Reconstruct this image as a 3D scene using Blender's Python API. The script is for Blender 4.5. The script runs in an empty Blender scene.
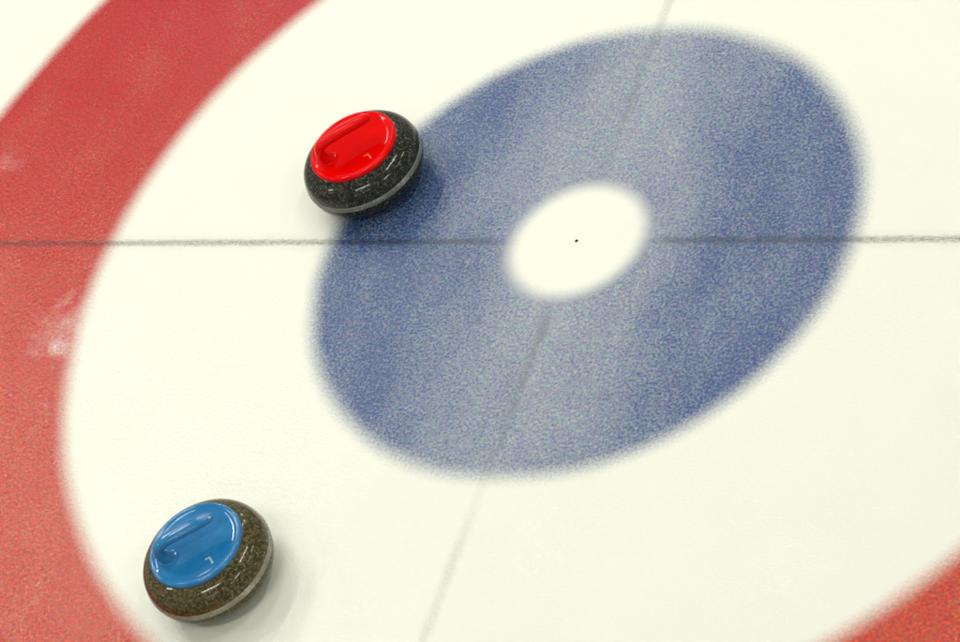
import bpy, bmesh, math, random
from mathutils import Vector, Matrix, Euler
random.seed(4)
scene = bpy.context.scene
COL = scene.collection
PI = math.pi

# ------------------------------------------------------------------ helpers
def link(name, bm, mat, parent=None, smooth=True):
    me = bpy.data.meshes.new(name)
    bm.normal_update()
    bm.to_mesh(me); bm.free()
    if smooth:
        for p in me.polygons: p.use_smooth = True
    me.materials.append(mat)
    o = bpy.data.objects.new(name, me)
    COL.objects.link(o)
    if parent: o.parent = parent
    return o

def lathe(profile, seg=128):
    """surface of revolution; profile = [(r, z)...], r == 0 makes a pole"""
    bm = bmesh.new()
    rings = []
    for r, z in profile:
        if r < 1e-6:
            rings.append([bm.verts.new((0, 0, z))])
        else:
            rings.append([bm.verts.new((r*math.cos(2*PI*i/seg), r*math.sin(2*PI*i/seg), z)) for i in range(seg)])
    for a, b in zip(rings, rings[1:]):
        for i in range(seg):
            j = (i+1) % seg
            if len(a) == 1 and len(b) == 1: continue
            if len(a) == 1: bm.faces.new((a[0], b[j], b[i]))
            elif len(b) == 1: bm.faces.new((a[i], a[j], b[0]))
            else: bm.faces.new((a[i], a[j], b[j], b[i]))
    bmesh.ops.recalc_face_normals(bm, faces=bm.faces)
    return bm

def catmull(pts, n=8):
    out = []
    P = [pts[0]] + list(pts) + [pts[-1]]
    for i in range(1, len(P)-2):
        p0, p1, p2, p3 = P[i-1:i+3]
        for k in range(n):
            t = k/n
            out.append(tuple(0.5*(2*b + (c-a)*t + (2*a-5*b+4*c-d)*t*t + (3*b-a-3*c+d)*t**3)
                             for a, b, c, d in zip(p0, p1, p2, p3)))
    out.append(tuple(pts[-1]))
    return out

def sweep(pts, seg=32, n=2.2):
    """closed tube in the xz plane; pts = (x, z, half width, half thickness)"""
    pts = catmull(pts)
    bm = bmesh.new(); rings = []
    for i, (x, z, w, t) in enumerate(pts):
        a, b = pts[max(0, i-1)], pts[min(len(pts)-1, i+1)]
        d = Vector((b[0]-a[0], 0, b[1]-a[1])).normalized()
        nrm = Vector((-d.z, 0, d.x))
        ring = []
        for k in range(seg):
            th = 2*PI*k/seg
            c, s = math.cos(th), math.sin(th)
            c = math.copysign(abs(c)**(2/n), c); s = math.copysign(abs(s)**(2/n), s)
            p = Vector((x, 0, z)) + Vector((0, w*c, 0)) + nrm*(t*s)
            ring.append(bm.verts.new(p))
        rings.append(ring)
    for a, b in zip(rings, rings[1:]):
        for k in range(seg):
            bm.faces.new((a[k], a[(k+1) % seg], b[(k+1) % seg], b[k]))
    bm.faces.new(rings[0][::-1]); bm.faces.new(rings[-1])
    bmesh.ops.recalc_face_normals(bm, faces=bm.faces)
    return bm

# ------------------------------------------------------------------ node helper
class N:
    def __init__(s, name):
        s.m = bpy.data.materials.new(name); s.m.use_nodes = True
        s.t = s.m.node_tree; s.n = s.t.nodes; s.l = s.t.links
        s.b = s.n['Principled BSDF']
    def put(s, sock, v):
        if isinstance(v, bpy.types.NodeSocket): s.l.new(v, sock)
        elif v is not None:
            if isinstance(v, (tuple, list)) and len(v) == 3 and sock.type == 'RGBA': v = (*v, 1)
            sock.default_value = v
    def math(s, op, a, b=None, c=None, clamp=False):
        q = s.n.new('ShaderNodeMath'); q.operation = op; q.use_clamp = clamp
        for i, v in enumerate((a, b, c)): s.put(q.inputs[i], v)
        return q.outputs[0]
    def vmath(s, op, a, b=None):
        q = s.n.new('ShaderNodeVectorMath'); q.operation = op
        s.put(q.inputs[0], a); s.put(q.inputs[1], b)
        return q.outputs[1] if op in ('LENGTH', 'DISTANCE') else q.outputs[0]
    def step(s, v, lo, hi, a=0., b=1.):
        q = s.n.new('ShaderNodeMapRange'); q.interpolation_type = 'SMOOTHSTEP'
        for i, x in enumerate((v, lo, hi, a, b)): s.put(q.inputs[i], x)
        return q.outputs[0]
    def mix(s, f, a, b, blend='MIX'):
        q = s.n.new('ShaderNodeMix'); q.data_type = 'RGBA'; q.blend_type = blend
        s.put(q.inputs[0], f); s.put(q.inputs[6], a); s.put(q.inputs[7], b)
        return q.outputs[2]
    def noise(s, vec, scale, detail=2, rough=.5, out=0, dist=0.):
        q = s.n.new('ShaderNodeTexNoise'); s.put(q.inputs['Vector'], vec)
        q.inputs['Scale'].default_value = scale; q.inputs['Detail'].default_value = detail
        q.inputs['Roughness'].default_value = rough; q.inputs['Distortion'].default_value = dist
        return q.outputs[out]
    def voronoi(s, vec, scale, out=0):
        q = s.n.new('ShaderNodeTexVoronoi'); s.put(q.inputs['Vector'], vec)
        q.inputs['Scale'].default_value = scale
        return q.outputs[out]
    def bump(s, h, strength, dist):
        q = s.n.new('ShaderNodeBump'); q.inputs['Strength'].default_value = strength
        q.inputs['Distance'].default_value = dist; s.put(q.inputs['Height'], h)
        return q.outputs[0]
    def coord(s, k):
        q = s.n.new('ShaderNodeTexCoord'); return q.outputs[k]
    def pos(s):
        q = s.n.new('ShaderNodeNewGeometry'); return q.outputs['Position']
    def sep(s, v):
        q = s.n.new('ShaderNodeSeparateXYZ'); s.put(q.inputs[0], v); return q.outputs
    def set(s, **k):
        for a, v in k.items(): s.put(s.b.inputs[a.replace('_', ' ')], v)

# ------------------------------------------------------------------ the ice with its painted house
R_BUTTON, R4, R8, R12 = .151, .610, 1.220, 1.830

def ice_material():
    g = N('pebbled_ice')
    p = g.pos()
    s = g.sep(p); x, y = s[0], s[1]
    flat = g.vmath('MULTIPLY', p, (1, 1, 0))
    fine = g.noise(flat, 165, 1.5, .7)           # pebble-sized grain
    mid = g.noise(flat, 48, 3, .6)
    big = g.noise(flat, 3.2, 3, .55)
    r = g.vmath('LENGTH', flat)
    # paint edges bleed a little under the pebble
    jit = g.math('MULTIPLY_ADD', fine, .022, -.011)
    jit2 = g.math('MULTIPLY_ADD', big, .016, -.008)
    rj = g.math('ADD', g.math('ADD', r, jit), jit2)
    def band(r0, r1, w0, w1):
        return g.math('MULTIPLY', g.step(rj, r0-w0, r0+w0), g.step(rj, r1-w1, r1+w1, 1., 0.))
    blue_m = band(R_BUTTON, R4, .028, .034)
    red_m = band(R8, R12, .034, .030)
    # worn paint: grain, blotches, and long scuffs along the sheet
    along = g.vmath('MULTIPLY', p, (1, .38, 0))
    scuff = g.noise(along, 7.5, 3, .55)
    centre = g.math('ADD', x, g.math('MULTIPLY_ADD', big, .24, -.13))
    worn_sheen = g.step(g.math('ABSOLUTE', centre), .02, .40, 1., 0.)  # pale band: wear where stones and brooms pass, plus lamp sheen painted in
    wear_sheen = g.math('ADD', g.math('MULTIPLY_ADD', worn_sheen, .48, .19), g.math('MULTIPLY_ADD', scuff, .62, -.315))
    grain = g.math('MULTIPLY_ADD', fine, 3.6, -1.8)
    grain_mid = g.math('MULTIPLY_ADD', mid, .7, -.35)
    w_blue = g.math('ADD', g.math('ADD', wear_sheen, g.math('MULTIPLY', grain, .50)), g.math('MULTIPLY', grain_mid, .62), clamp=True)
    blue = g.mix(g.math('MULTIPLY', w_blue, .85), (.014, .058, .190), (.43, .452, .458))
    tint = g.noise(flat, 150, 1, .6, out=1)
    tint = g.mix(1., tint, (2.2, 2.2, 2.2), 'MULTIPLY'); tint = g.mix(1., tint, (.6, .6, .6), 'SUBTRACT')
    blue = g.mix(.22, blue, tint, 'OVERLAY')
    w_red = g.math('ADD', g.math('ADD', g.math('MULTIPLY_ADD', scuff, 1.3, -.70), g.math('MULTIPLY', grain, .58)),
                   g.math('MULTIPLY', grain_mid, .85), clamp=True)
    # towards the hog line (-y) the red ages to a more orange tone
    age = g.step(g.math('ADD', y, g.math('MULTIPLY_ADD', big, .5, -.25)), .9, -.9)
    red_deep = g.mix(age, (.44, .002, .004), (.51, .046, .014))
    red = g.mix(g.math('MULTIPLY', w_red, .52), red_deep, (.56, .23, .135))
    soft = g.noise(flat, 22, 2, .5)
    # frost scuffs on the red ring
    for (fx, fy, fr, amt) in FROST:
        d = g.vmath('DISTANCE', flat, (fx, fy, 0))
        d = g.math('ADD', d, g.math('MULTIPLY_ADD', soft, fr*1.6, -fr*.8))
        red = g.mix(g.math('MULTIPLY', g.step(d, 0., fr, amt, 0.), g.step(fine, .2, .6, .5, 1.)), red, (.74, .64, .57))
    red = g.mix(.55, red, tint, 'OVERLAY')
    white = g.mix(big, (.80, .80, .68), (.85, .85, .735))
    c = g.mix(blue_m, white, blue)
    c = g.mix(red_m, c, red)
    # thread lines frozen into the ice, stopping at the button
    keep = g.step(rj, R_BUTTON-.02, R_BUTTON+.09)
    wob = g.math('MULTIPLY_ADD', mid, .010, -.005)
    strand = g.noise(g.vmath('MULTIPLY', p, (1, 4.5, 0)), 70, 2, .6)
    ty = g.math('ABSOLUTE', g.math('ADD', y, wob))
    tee = g.math('MULTIPLY', g.step(ty, .001, .016, 1., 0.), g.math('MULTIPLY_ADD', strand, 2.0, -.12), clamp=True)
    halo = g.step(ty, 0., .036, .16, 0.)
    tee = g.math('MULTIPLY', g.math('MAXIMUM', tee, halo), g.step(fine, .3, .65, .62, 1.0))
    lw = g.noise(g.vmath('MULTIPLY', p, (1, .35, 0)), 6, 2, .5)
    cx = g.math('ABSOLUTE', g.math('ADD', x, g.math('MULTIPLY_ADD', mid, .016, -.008)))
    cen = g.math('MULTIPLY', g.math('MULTIPLY', g.step(cx, .001, .021, 1., 0.), g.step(fine, .25, .6, .45, 1.)), g.math('MULTIPLY_ADD', lw, 2.6, -.80), clamp=True)
    c = g.mix(g.math('MULTIPLY', g.math('MULTIPLY', tee, keep), .80), c, (.17, .17, .155), 'MULTIPLY')
    c = g.mix(g.math('MULTIPLY', g.math('MULTIPLY', cen, keep), .50), c, (.36, .35, .27), 'MULTIPLY')
    peb = g.math('ADD', g.noise(flat, 120, 2, .6), g.math('MULTIPLY', fine, .6))
    g.set(Base_Color=c, Roughness=.6, Specular_IOR_Level=.05, Normal=g.bump(peb, .06, .006),
          Coat_Weight=1., Coat_Roughness=.11, Coat_IOR=1.34, Coat_Normal=g.bump(peb, .26, .006))
    return g.m

FROST = [(-1.222, -.316, .045, .55), (-1.218, -.245, .040, .45), (-1.263, -.166, .035, .3), (-1.672, .266, .06, .12), (-1.25, -.27, .11, .2)]
ICE = ice_material()

def quarter(bm, r0, r1, off, q, n=96):
    """one quarter of a ring between two radii, leaving a strip of half width off along both axes"""
    def arc(r):
        a0 = math.asin(min(1, off/r)); a1 = PI/2 - a0
        return [(r*math.cos(a0+(a1-a0)*i/n), r*math.sin(a0+(a1-a0)*i/n)) for i in range(n+1)]
    sx, sy = [(1, 1), (-1, 1), (-1, -1), (1, -1)][q]
    A = [bm.verts.new((sx*px, sy*py, 0)) for px, py in arc(r0)]
    B = [bm.verts.new((sx*px, sy*py, 0)) for px, py in arc(r1)]
    for i in range(n):
        f = bm.faces.new((A[i], B[i], B[i+1], A[i+1]))
        if sx*sy < 0: f.normal_flip()

def ring_bm(r0, r1, off):
    bm = bmesh.new()
    for q in range(4): quarter(bm, r0, r1, off, q)
    bm.normal_update()
    for f in bm.faces:
        if f.normal.z < 0: f.normal_flip()
    return bm

LW = .016
EXT = 7.0
# outer field of plain ice
bm = bmesh.new()
n = 96
for sx, sy in [(1, 1), (-1, 1), (-1, -1), (1, -1)]:
    a0 = math.asin(LW/R12); a1 = PI/2 - a0
    A, B = [], []
    for i in range(n+1):
        a = a0 + (a1-a0)*i/n
        A.append(bm.verts.new((sx*R12*math.cos(a), sy*R12*math.sin(a), 0)))
        t = i/n
        if t <= .5: q = (EXT, LW + (EXT-LW)*t*2)
        else: q = (EXT - (EXT-LW)*(t-.5)*2, EXT)
        B.append(bm.verts.new((sx*q[0], sy*q[1], 0)))
    for i in range(n): bm.faces.new((A[i], B[i], B[i+1], A[i+1]))
bm.normal_update()
for f in bm.faces:
    if f.normal.z < 0: f.normal_flip()
ice = link('ice_sheet', bm, ICE, smooth=False); ice['kind'] = 'structure'

def struct(name, bm):
    o = link(name, bm, ICE, ice, smooth=False)
    return o
struct('red_ring', ring_bm(R8, R12, LW))
struct('white_ring', ring_bm(R4, R8, LW))
struct('blue_ring', ring_bm(R_BUTTON, R4, LW))

def strips(horizontal):
    """one painted line: two strips from the button to the edge of the sheet"""
    bm = bmesh.new()
    for s in (1, -1):
        a = math.asin(LW/R_BUTTON)
        inner = [(R_BUTTON*math.cos(a*(1-k/4)*1), R_BUTTON*math.sin(a*(1-k/4))) for k in range(9)]
        pts = [(px, py) for px, py in inner] + [(EXT, -LW), (EXT, LW)]
        if horizontal: vs = [bm.verts.new((s*px, py, 0)) for px, py in pts]
        else: vs = [bm.verts.new((py, s*px, 0)) for px, py in pts]
        bm.faces.new(vs)
    bm.normal_update()
    for f in bm.faces:
        if f.normal.z < 0: f.normal_flip()
    return bm
struct('tee_line', strips(True))
# the centre line is cut by the square where it meets the tee line, which lies inside the button
struct('centre_line', strips(False))
# button with the pin hole in its middle
PIN = .0038
bm = bmesh.new(); seg = 128
prev = None
for r in (PIN, .02, .08, R_BUTTON):
    cur = [bm.verts.new((r*math.cos(2*PI*i/seg), r*math.sin(2*PI*i/seg), 0)) for i in range(seg)]
    if prev:
        for i in range(seg): bm.faces.new((prev[i], cur[i], cur[(i+1) % seg], prev[(i+1) % seg]))
    prev = cur
struct('button', bm)
g = N('pin_hole_dark')
g.set(Base_Color=g.mix(g.noise(g.coord('Object'), 400), (.02, .02, .018), (.07, .07, .06)), Roughness=.8)  # dark mottled colour for the inside of the hole
bm = lathe([(PIN, 0), (PIN*.85, -.004), (PIN*.6, -.007), (0, -.008)], 48)
for f in bm.faces:
    f.normal_flip()
link('pin_hole', bm, g.m, ice)

# ------------------------------------------------------------------ curling stones
def granite(name, dark, mid_c, light, rough=.10, seedv=0., warm=(.2, .2, .2)):
    g = N(name)
    co = g.vmath('ADD', g.coord('Object'), (seedv, seedv*.7, seedv*.3))
    a = g.noise(co, 135, 3, .65)
    b = g.noise(co, 215, 2, .6)
    c2 = g.voronoi(co, 200, 1)                  # random colour per crystal
    v = g.sep(c2)[0]
    c = g.mix(g.step(a, .44, .62), dark, mid_c)
    c = g.mix(g.math('MULTIPLY', g.step(v, .72, .95), .75), c, warm)
    c = g.mix(g.math('MULTIPLY', g.step(b, .58, .72), .9), c, light)
    c = g.mix(g.step(g.noise(co, 9, 2), .3, .8, 0., .25), c, mid_c)
    g.set(Base_Color=c, Roughness=rough, IOR=1.5, Specular_IOR_Level=.3)
    return g.m

def band_mat(name, a, b):
    g = N(name)
    co = g.coord('Object')
    n1 = g.noise(co, 130, 3, .7); n2 = g.noise(co, 18, 3)
    c = g.mix(g.step(n1, .35, .68), a, b)
    c = g.mix(g.step(n2, .4, .62, 0., .75), c, a)
    g.set(Base_Color=c, Roughness=.65, Normal=g.bump(n1, .3, .001))
    return g.m

def plastic(name, c, c2, rough=.03, spec=.5):
    g = N(name)
    co = g.coord('Object')
    n1 = g.noise(co, 22, 4, .6); n2 = g.noise(co, 260, 2)
    col = g.mix(g.step(n1, .35, .75), c, c2)
    r = g.math('MULTIPLY_ADD', n1, .05, rough-.02)
    g.set(Base_Color=col, Roughness=r, IOR=1.5, Specular_IOR_Level=spec, Normal=g.bump(g.math('ADD', n1, g.math('MULTIPLY', n2, .02)), .012, .004))
    return g.m

def superell(R, H, n, t0, t1, k):
    out = []
    for i in range(k+1):
        a = t0 + (t1-t0)*i/k
        c, s = math.cos(a), math.sin(a)
        out.append((R*abs(c)**(2/n), H/2 + H/2*math.copysign(abs(s)**(2/n), s)))
    return out

SR, SH, SN = .1392, .1350, 2.60      # body radius, height, squareness
CAP_R, CAP_Z = .1030, .1285          # handle plate
BAND_Z0, BAND_Z1 = .0610, .0765

def at_height(z):
    s = (z - SH/2)/(SH/2)
    a = math.copysign(abs(s)**(SN/2), s)
    a = math.asin(max(-1, min(1, a)))
    return a

def make_stone(loc, rotz, mats, label):
    root = bpy.data.objects.new('curling_stone', None); COL.objects.link(root)
    root.location = loc; root.rotation_euler = (0, 0, rotz)
    root.empty_display_size = .1
    root['label'] = label; root['category'] = 'curling stone'; root['group'] = 'curling stones lying in the house'
    gran, bandm, plas, mark = mats
    # running surface: hollow cup with a narrow contact ring
    prof = [(0, .008), (.045, .0075), (.058, .003), (.0625, .0), (.0665, .0)]
    prof += [p for p in superell(SR, SH, SN, -PI/2+.02, PI/2-.02, 72) if p[0] > .069]
    zs = [p for p in prof]
    topr = CAP_R-.006
    prof = [p for p in prof if not (p[1] > SH/2 and p[0] < topr)]
    prof += [(topr, prof[-1][1]-.0005), (.03, prof[-1][1]-.004), (0, prof[-1][1]-.004)]
    link('granite_body', lathe(prof, 160), gran, root)
    # roughened striking band, a hair proud of the polish
    bp = []
    a0, a1 = at_height(BAND_Z0), at_height(BAND_Z1)
    body = superell(SR, SH, SN, a0, a1, 10)
    for i, (r, z) in enumerate(body):
        e = .0012*math.sin(PI*i/10)**.5 if 0 < i < 10 else -.0008
        bp.append((r+e, z))
    link('striking_band', lathe(bp, 160), bandm, root)
    # moulded handle plate: rolled rim, shallow dish
    z0 = CAP_Z
    cp = [(CAP_R-.010, z0-.012), (CAP_R-.002, z0-.009), (CAP_R, z0-.0055), (CAP_R-.0008, z0-.002), (CAP_R-.0028, z0+.0004),
          (CAP_R-.0055, z0+.0014), (CAP_R-.0085, z0+.0013), (CAP_R-.0120, z0+.0003), (CAP_R-.018, z0-.0008),
          (.066, z0-.0012), (.04, z0-.0010), (.02, z0-.0008), (0, z0-.0008)]
    fine = catmull(cp, 5)
    fine = [(max(0, r), z) for r, z in fine]; fine[-1] = (0, fine[-1][1])
    plate = link('handle_plate', lathe(fine, 160), plas, root)
    # gooseneck grip: foot on the plate, neck curling up, grip running across
    path = [(-.060, z0-.004, .0165, .017), (-.0635, z0+.006, .0140, .0140), (-.0675, z0+.016, .0125, .0120), (-.0690, z0+.028, .0125, .0112),
            (-.0640, z0+.0395, .0135, .0105), (-.047, z0+.0475, .0150, .0098), (-.018, z0+.0495, .0162, .0095),
            (.018, z0+.0485, .0162, .0092), (.046, z0+.0465, .0145, .0082), (.059, z0+.0450, .0108, .0064), (.0655, z0+.0440, .005, .0035)]
    h = link('grip', sweep(path), plas, plate)
    # moulded collar round the foot of the grip
    b = lathe([(.0225, z0-.003), (.0222, z0+.0004), (.0205, z0+.0022), (.0175, z0+.0030), (.012, z0+.0034)], 64)
    for v in b.verts:
        v.co.x = v.co.x*1.0 - .060; v.co.y *= .92
    link('grip_collar', b, plas, plate)
    # the number 7 on the plate
    bm = bmesh.new()
    zz = z0 - .0004
    def stroke(p, q, w):
        p, q = Vector(p), Vector(q); d = (q-p).normalized(); nn = Vector((-d.y, d.x))*w/2
        lo = [bm.verts.new((*(v), zz-.0016)) for v in (p-nn, q-nn, q+nn, p+nn)]
        hi = [bm.verts.new((*(v), zz)) for v in (p-nn, q-nn, q+nn, p+nn)]
        bm.faces.new(hi)
        for i in range(4): bm.faces.new((lo[i], lo[(i+1) % 4], hi[(i+1) % 4], hi[i]))
    cx, cy = .020, -.062
    stroke((cx-.0105, cy+.0095), (cx+.001, cy+.0080), .0034)
    zz += .0002
    stroke((cx-.0005, cy+.0095), (cx+.0020, cy-.0105), .0036)
    bmesh.ops.recalc_face_normals(bm, faces=bm.faces)
    link('number_mark', bm, mark, plate, smooth=False)
    return root

def flatmat(name, c):
    g = N(name)
    g.set(Base_Color=g.mix(g.noise(g.coord('Object'), 300), c, tuple(v*.75 for v in c)), Roughness=.4)
    return g.m

blue_set = (granite('olive_granite', (.034, .029, .008), (.108, .094, .033), (.32, .305, .18), seedv=3., warm=(.15, .085, .035)),
            band_mat('worn_band_pale', (.24, .225, .16), (.50, .48, .38)),
            plastic('blue_plastic', (.014, .17, .40), (.03, .22, .46)),
            flatmat('pale_number', (.40, .56, .56)))
red_set = (granite('dark_granite', (.006, .008, .005), (.028, .034, .021), (.25, .27, .21), seedv=0., warm=(.085, .050, .035)),
           band_mat('worn_band_grey', (.17, .175, .135), (.42, .425, .35)),
           plastic('red_plastic', (.74, .001, .001), (.80, .0015, .001), spec=.10),
           flatmat('orange_number', (.85, .13, .04)))

ROT = math.atan2(.676, .737)
make_stone((-.5077, -.8927, 0), ROT - math.radians(3), blue_set,
           'olive granite curling stone with blue plate and grip, on white ice near the red ring')
make_stone((-.5599, .1701, 0), ROT - math.radians(1), red_set,
           'dark granite curling stone with red plate and grip, touching the edge of the blue ring')

# ------------------------------------------------------------------ lamps: rows of fluorescent battens over the sheet, plus two added fill lamps
LAMP_Z = 5.2
def lamp(x, y, k, rot=0., sx=.14, sy=1.5):
    L = bpy.data.lights.new('batten_or_fill', 'AREA'); L.shape = 'RECTANGLE'
    L.size = sx; L.size_y = sy
    L.energy = 23.5*k; L.color = (1.0, .985, .93)
    o = bpy.data.objects.new('batten_or_fill', L); COL.objects.link(o)
    o.location = (x, y, LAMP_Z); o.rotation_euler = (0, 0, rot)
for lx, k in ((-5.6, 1.35), (-3.35, 1.75), (-1.0, .85)):
    for j in range(4):
        lamp(lx, 1.2 + j*2.1, k)
lamp(2.2, 1.5, 2.8, 0, .085, 2.6)
lamp(6.4, 1.8, 1.2, 0, .14, 2.0)
lamp(.1, -3.4, 2.8, -1.05, .085, 2.4)
lamp(1.9, -6.6, 1.2, -1.05, .14, 2.0)
lamp(-5.8, -2.6, 1.6, -1.45, .14, 1.2)
lamp(-2.8, 11.0, 2.0)
lamp(5.2, -2.2, 2.6, 0, .5, 1.5)  # added wide fill lamp, brightens the ice at lower right
lamp(5.2, 4.2, 1.6, 0, .5, 1.5)  # second added fill lamp, evens the brightness on the +x side
lamp(-6.1, 2.3, 3.6, 0, .2, 1.5)
w = bpy.data.worlds.new('World'); scene.world = w; w.use_nodes = True
bg = w.node_tree.nodes['Background']
bg.inputs[0].default_value = (.95, 1.0, .97, 1); bg.inputs[1].default_value = .37

# ------------------------------------------------------------------ camera
cd = bpy.data.cameras.new('camera'); cam = bpy.data.objects.new('camera', cd); COL.objects.link(cam)
cam.location = (2.44123, -3.09282, 3.6604)
rx, roll, rz = .78795, -.61342, .8403
M = Matrix.Rotation(rz, 3, 'Z') @ Matrix.Rotation(rx, 3, 'X') @ Matrix.Rotation(roll, 3, 'Z')
cam.rotation_euler = M.to_euler()
cd.sensor_width = 36; cd.lens = 2546.86/960*36
cd.shift_x = 127.615/960; cd.shift_y = 161.19/960     # the photograph is an off-centre crop
cd.clip_start = .05; cd.clip_end = 200
scene.camera = cam

vs = scene.view_settings
scene.display_settings.display_device = 'sRGB'
vs.view_transform = 'Standard'; vs.look = 'None'; vs.exposure = 0; vs.gamma = 1
